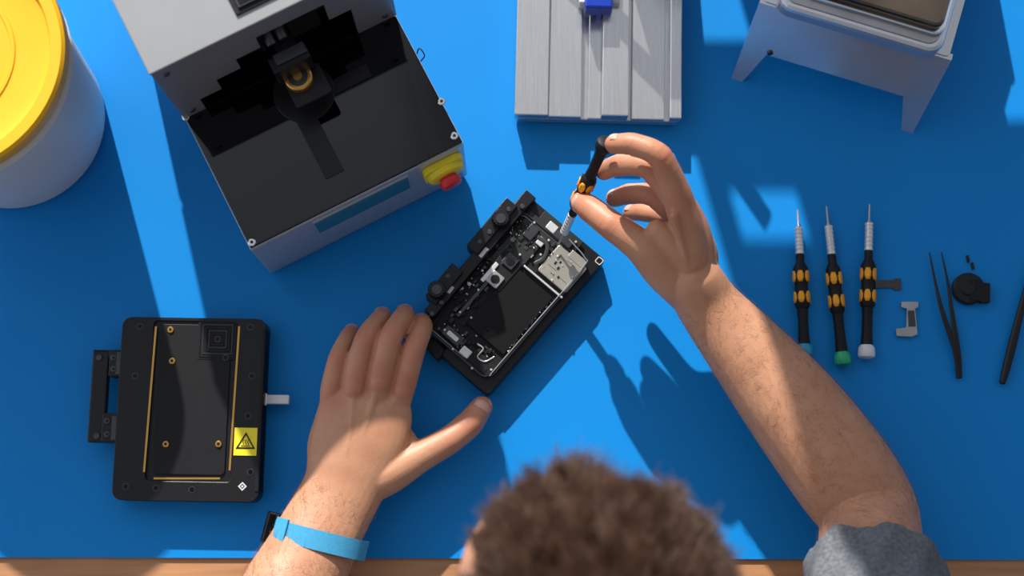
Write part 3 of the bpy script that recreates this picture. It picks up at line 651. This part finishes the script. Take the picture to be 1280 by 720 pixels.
# ---------------- head
HC=P(744,776,.405); R=Matrix.Rotation(math.radians(32),3,'Z')@Matrix.Rotation(math.radians(-36),3,'X')
def hw(x,y,z): return HC+R@Vector((x,y,z))
def ell(c,rx,ry,rz,nu=28,nv=20):
    V=[];F_=[]
    for i in range(nv+1):
        ph=math.pi*(.02+.96*i/nv)
        for j in range(nu):
            t=2*math.pi*j/nu; V.append(hw(c[0]+rx*math.sin(ph)*math.cos(t),c[1]+ry*math.sin(ph)*math.sin(t),c[2]+rz*math.cos(ph)))
    for i in range(nv):
        for j in range(nu): k=(j+1)%nu; F_.append((i*nu+j,i*nu+k,(i+1)*nu+k,(i+1)*nu+j))
    F_+=[tuple(range(nu)),tuple(range(nv*nu,(nv+1)*nu))[::-1]]
    return V,F_
hp=[ell((0,-.012,.02),.079,.092,.084),ell((0,.022,-.015),.067,.064,.085),ell((0,.030,.025),.070,.058,.058),ell((0,.030,-.075),.045,.048,.035),ell((0,.078,-.098),.018,.012,.013),
    ell((0,.088,-.012),.010,.010,.022),ell((0,.097,-.030),.013,.013,.010),ell((.0,.081,-.062),.024,.010,.006),ell((0,.080,-.070),.021,.010,.006),
    ell((.030,.078,.018),.020,.010,.007),ell((-.030,.078,.018),.020,.010,.007),ell((.040,.062,-.025),.020,.018,.018),ell((-.040,.062,-.025),.020,.018,.018),
    ell((.084,-.004,-.012),.007,.016,.028),ell((-.084,-.004,-.012),.007,.016,.028),ell((.082,.0,-.034),.006,.009,.010),ell((-.082,.0,-.034),.006,.009,.010)]
NB=Vector((.052,-.20,.27))
hp.append(sweep([(hw(0,-.02,-.05),.055,.055),(hw(0,-.035,-.10),.056,.058),(NB,.062,.062),(NB+Vector((0,-.03,-.06)),.08,.07)],up=(1,0,0)))
head=organic('head_and_neck',hp,.003,6,m_skin,tech)
v,n=mv(head); Ri=np.array(R.inverted()); lv=(v-np.array(HC))@Ri.T
def hairmask(l):
    x,y,z=l[:,0],l[:,1],l[:,2]
    front=np.where(np.abs(x)>.040,.010,.045)
    m1=(y<front)&(z>-.02+np.clip((y+.02)*1.1,0,1))
    m2=(y<-.02)&(z>-.085)
    m3=(z>.080)&(y<.045)
    temple=(x<-.022)&(y>.010)&(z<.086)
    return (m1|m2|m3)&~temple
hm=hairmask(lv); hm&=~((np.abs(lv[:,0])>.0815)&(lv[:,1]>-.03)&(lv[:,2]<.015))
attr(head,'scalp',hm.astype(float)); attr(head,'red',np.zeros(len(v)))
for sx in(-1,1):
    V,F_=ell((sx*.030,.0785,.004),.011,.010,.0095,16,12); mk('eye_%s'%('l' if sx<0 else 'r'),V,F_,m_capw,tech,True,auto=180)
    V,F_=ell((sx*.030,.0865,.002),.005,.0030,.005,16,12); mk('iris_%s'%('l' if sx<0 else 'r'),V,F_,m_gloss,tech,True,auto=180)
    V,F_=ell((sx*.030,.087,.024),.017,.004,.003,16,8); mk('brow_%s'%('l' if sx<0 else 'r'),V,F_,m_hair,tech,True,auto=180)
idx=np.where(hm)[0]; N_=56000; pick=rng.choice(idx,N_); root=v[pick]+rng.normal(0,.0012,(N_,3))
ns=1900; sid=rng.choice(idx,ns); S=v[sid]; SN=n[sid]
fwd=np.array(R@Vector((.45,.9,.1)))
cdir=SN*.42+.85*fwd+rng.normal(0,.20,(ns,3)); cdir/=np.linalg.norm(cdir,axis=1)[:,None]
dn=(cdir*SN).sum(1); cdir+=SN*np.clip(.30-dn,0,2)[:,None]; cdir/=np.linalg.norm(cdir,axis=1)[:,None]
clen=rng.uniform(.012,.020,ns)
near=np.zeros(N_,int)
for a in range(0,N_,2000):
    d=((root[a:a+2000,None,:]-S[None])**2).sum(-1); near[a:a+2000]=d.argmin(1)
K=7; pos=np.zeros((N_,K,3)); e1=np.cross(cdir,[.3,.2,.9]); e1/=np.linalg.norm(e1,axis=1)[:,None]; e2=np.cross(cdir,e1)
phs=rng.uniform(0,6.28,ns); sg=rng.choice([-1,1],ns)
L_=clen[near]*rng.uniform(.75,1.2,N_); off=root-S[near]
jit=rng.normal(0,.17,(N_,3))
for k in range(K):
    u=k/(K-1); clump=.25*u; curl=.0016*u**.7
    ang=phs[near]+sg[near]*u*2.0+rng.normal(0,.12,N_)
    pos[:,k]=root-off*clump+(cdir[near]+jit)*(L_*u)[:,None]+curl*(np.cos(ang)[:,None]*e1[near]+np.sin(ang)[:,None]*e2[near])
rad=np.tile(np.linspace(.00032,.00013,K),(N_,1)); hair('hair',pos,rad,m_hair,tech)
# ---------------- clothes
X0=.052
tp=[sweep([(Vector((X0,-.21,.27)),.085,.075),(Vector((X0,-.23,.20)),.165,.095),(Vector((X0,-.26,.08)),.175,.115),(Vector((X0,-.30,-.08)),.165,.120),(Vector((X0,-.32,-.24)),.17,.13)],up=(0,1,0),seg=32),
    sweep([(SL+Vector((.01,0,0)),.062,.060),(Vector((X0-.09,-.20,.275)),.062,.062),(Vector((X0,-.21,.275)),.07,.066),(Vector((X0+.09,-.20,.275)),.062,.062),(SR+Vector((-.01,0,0)),.062,.060)],seg=24)]
cR=RE.lerp(SR,.235)+Vector((0,0,.011)); cL=EL.lerp(SL,.30)
tp.append(sweep([(SR,.064,.062),(SR.lerp(cR,.5),.058,.058),(cR,.053,.057)],up=(1,0,0),seg=28,flat=True))
tp.append(sweep([(SL,.064,.062),(SL.lerp(cL,.5),.060,.060),(cL,.058,.058)],up=(1,0,0),seg=28,flat=True))
sh=organic('tshirt',tp,.0035,4,m_shirt,tech)
v,n=mv(sh); wv=.0020*np.sin(v[:,2]*130+v[:,0]*80)+.0015*np.sin(v[:,0]*150-v[:,1]*120+2); setv(sh,v+n*wv[:,None])
lp=[sweep([(Vector((X0-.06,-.33,-.26)),.12,.09),(Vector((X0+.06,-.33,-.26)),.12,.09)])]
for sx in(-1,1):
    lp.append(sweep([(Vector((X0+sx*.09,-.33,-.26)),.085,.08),(Vector((X0+sx*.12,-.10,-.27)),.075,.07),(Vector((X0+sx*.14,.10,-.28)),.06,.06)]))
    lp.append(sweep([(Vector((X0+sx*.14,.10,-.28)),.06,.06),(Vector((X0+sx*.14,.10,-.45)),.055,.055),(Vector((X0+sx*.14,.08,-.68)),.045,.045)],up=(0,1,0)))
organic('jeans',lp,.006,4,m_jean,tech)
for sx in(-1,1):
    v,f=sweep([(Vector((X0+sx*.14,.04,-.715)),.035,.034),(Vector((X0+sx*.14,.12,-.72)),.042,.029),(Vector((X0+sx*.15,.22,-.728)),.040,.020)]); mk('shoe_%s'%('l' if sx<0 else 'r'),v,f,m_black2,tech,True)
g=group('round_stool',(X0,-.33,-.4))
cyl('seat',(X0,-.34),.18,-.40,-.352,m_black2,g,48,.01); cyl('post',(X0,-.34),.025,-.72,-.40,m_chrome,g); cyl('base',(X0,-.34),.20,-.75,-.725,m_gun,g,48,.01)
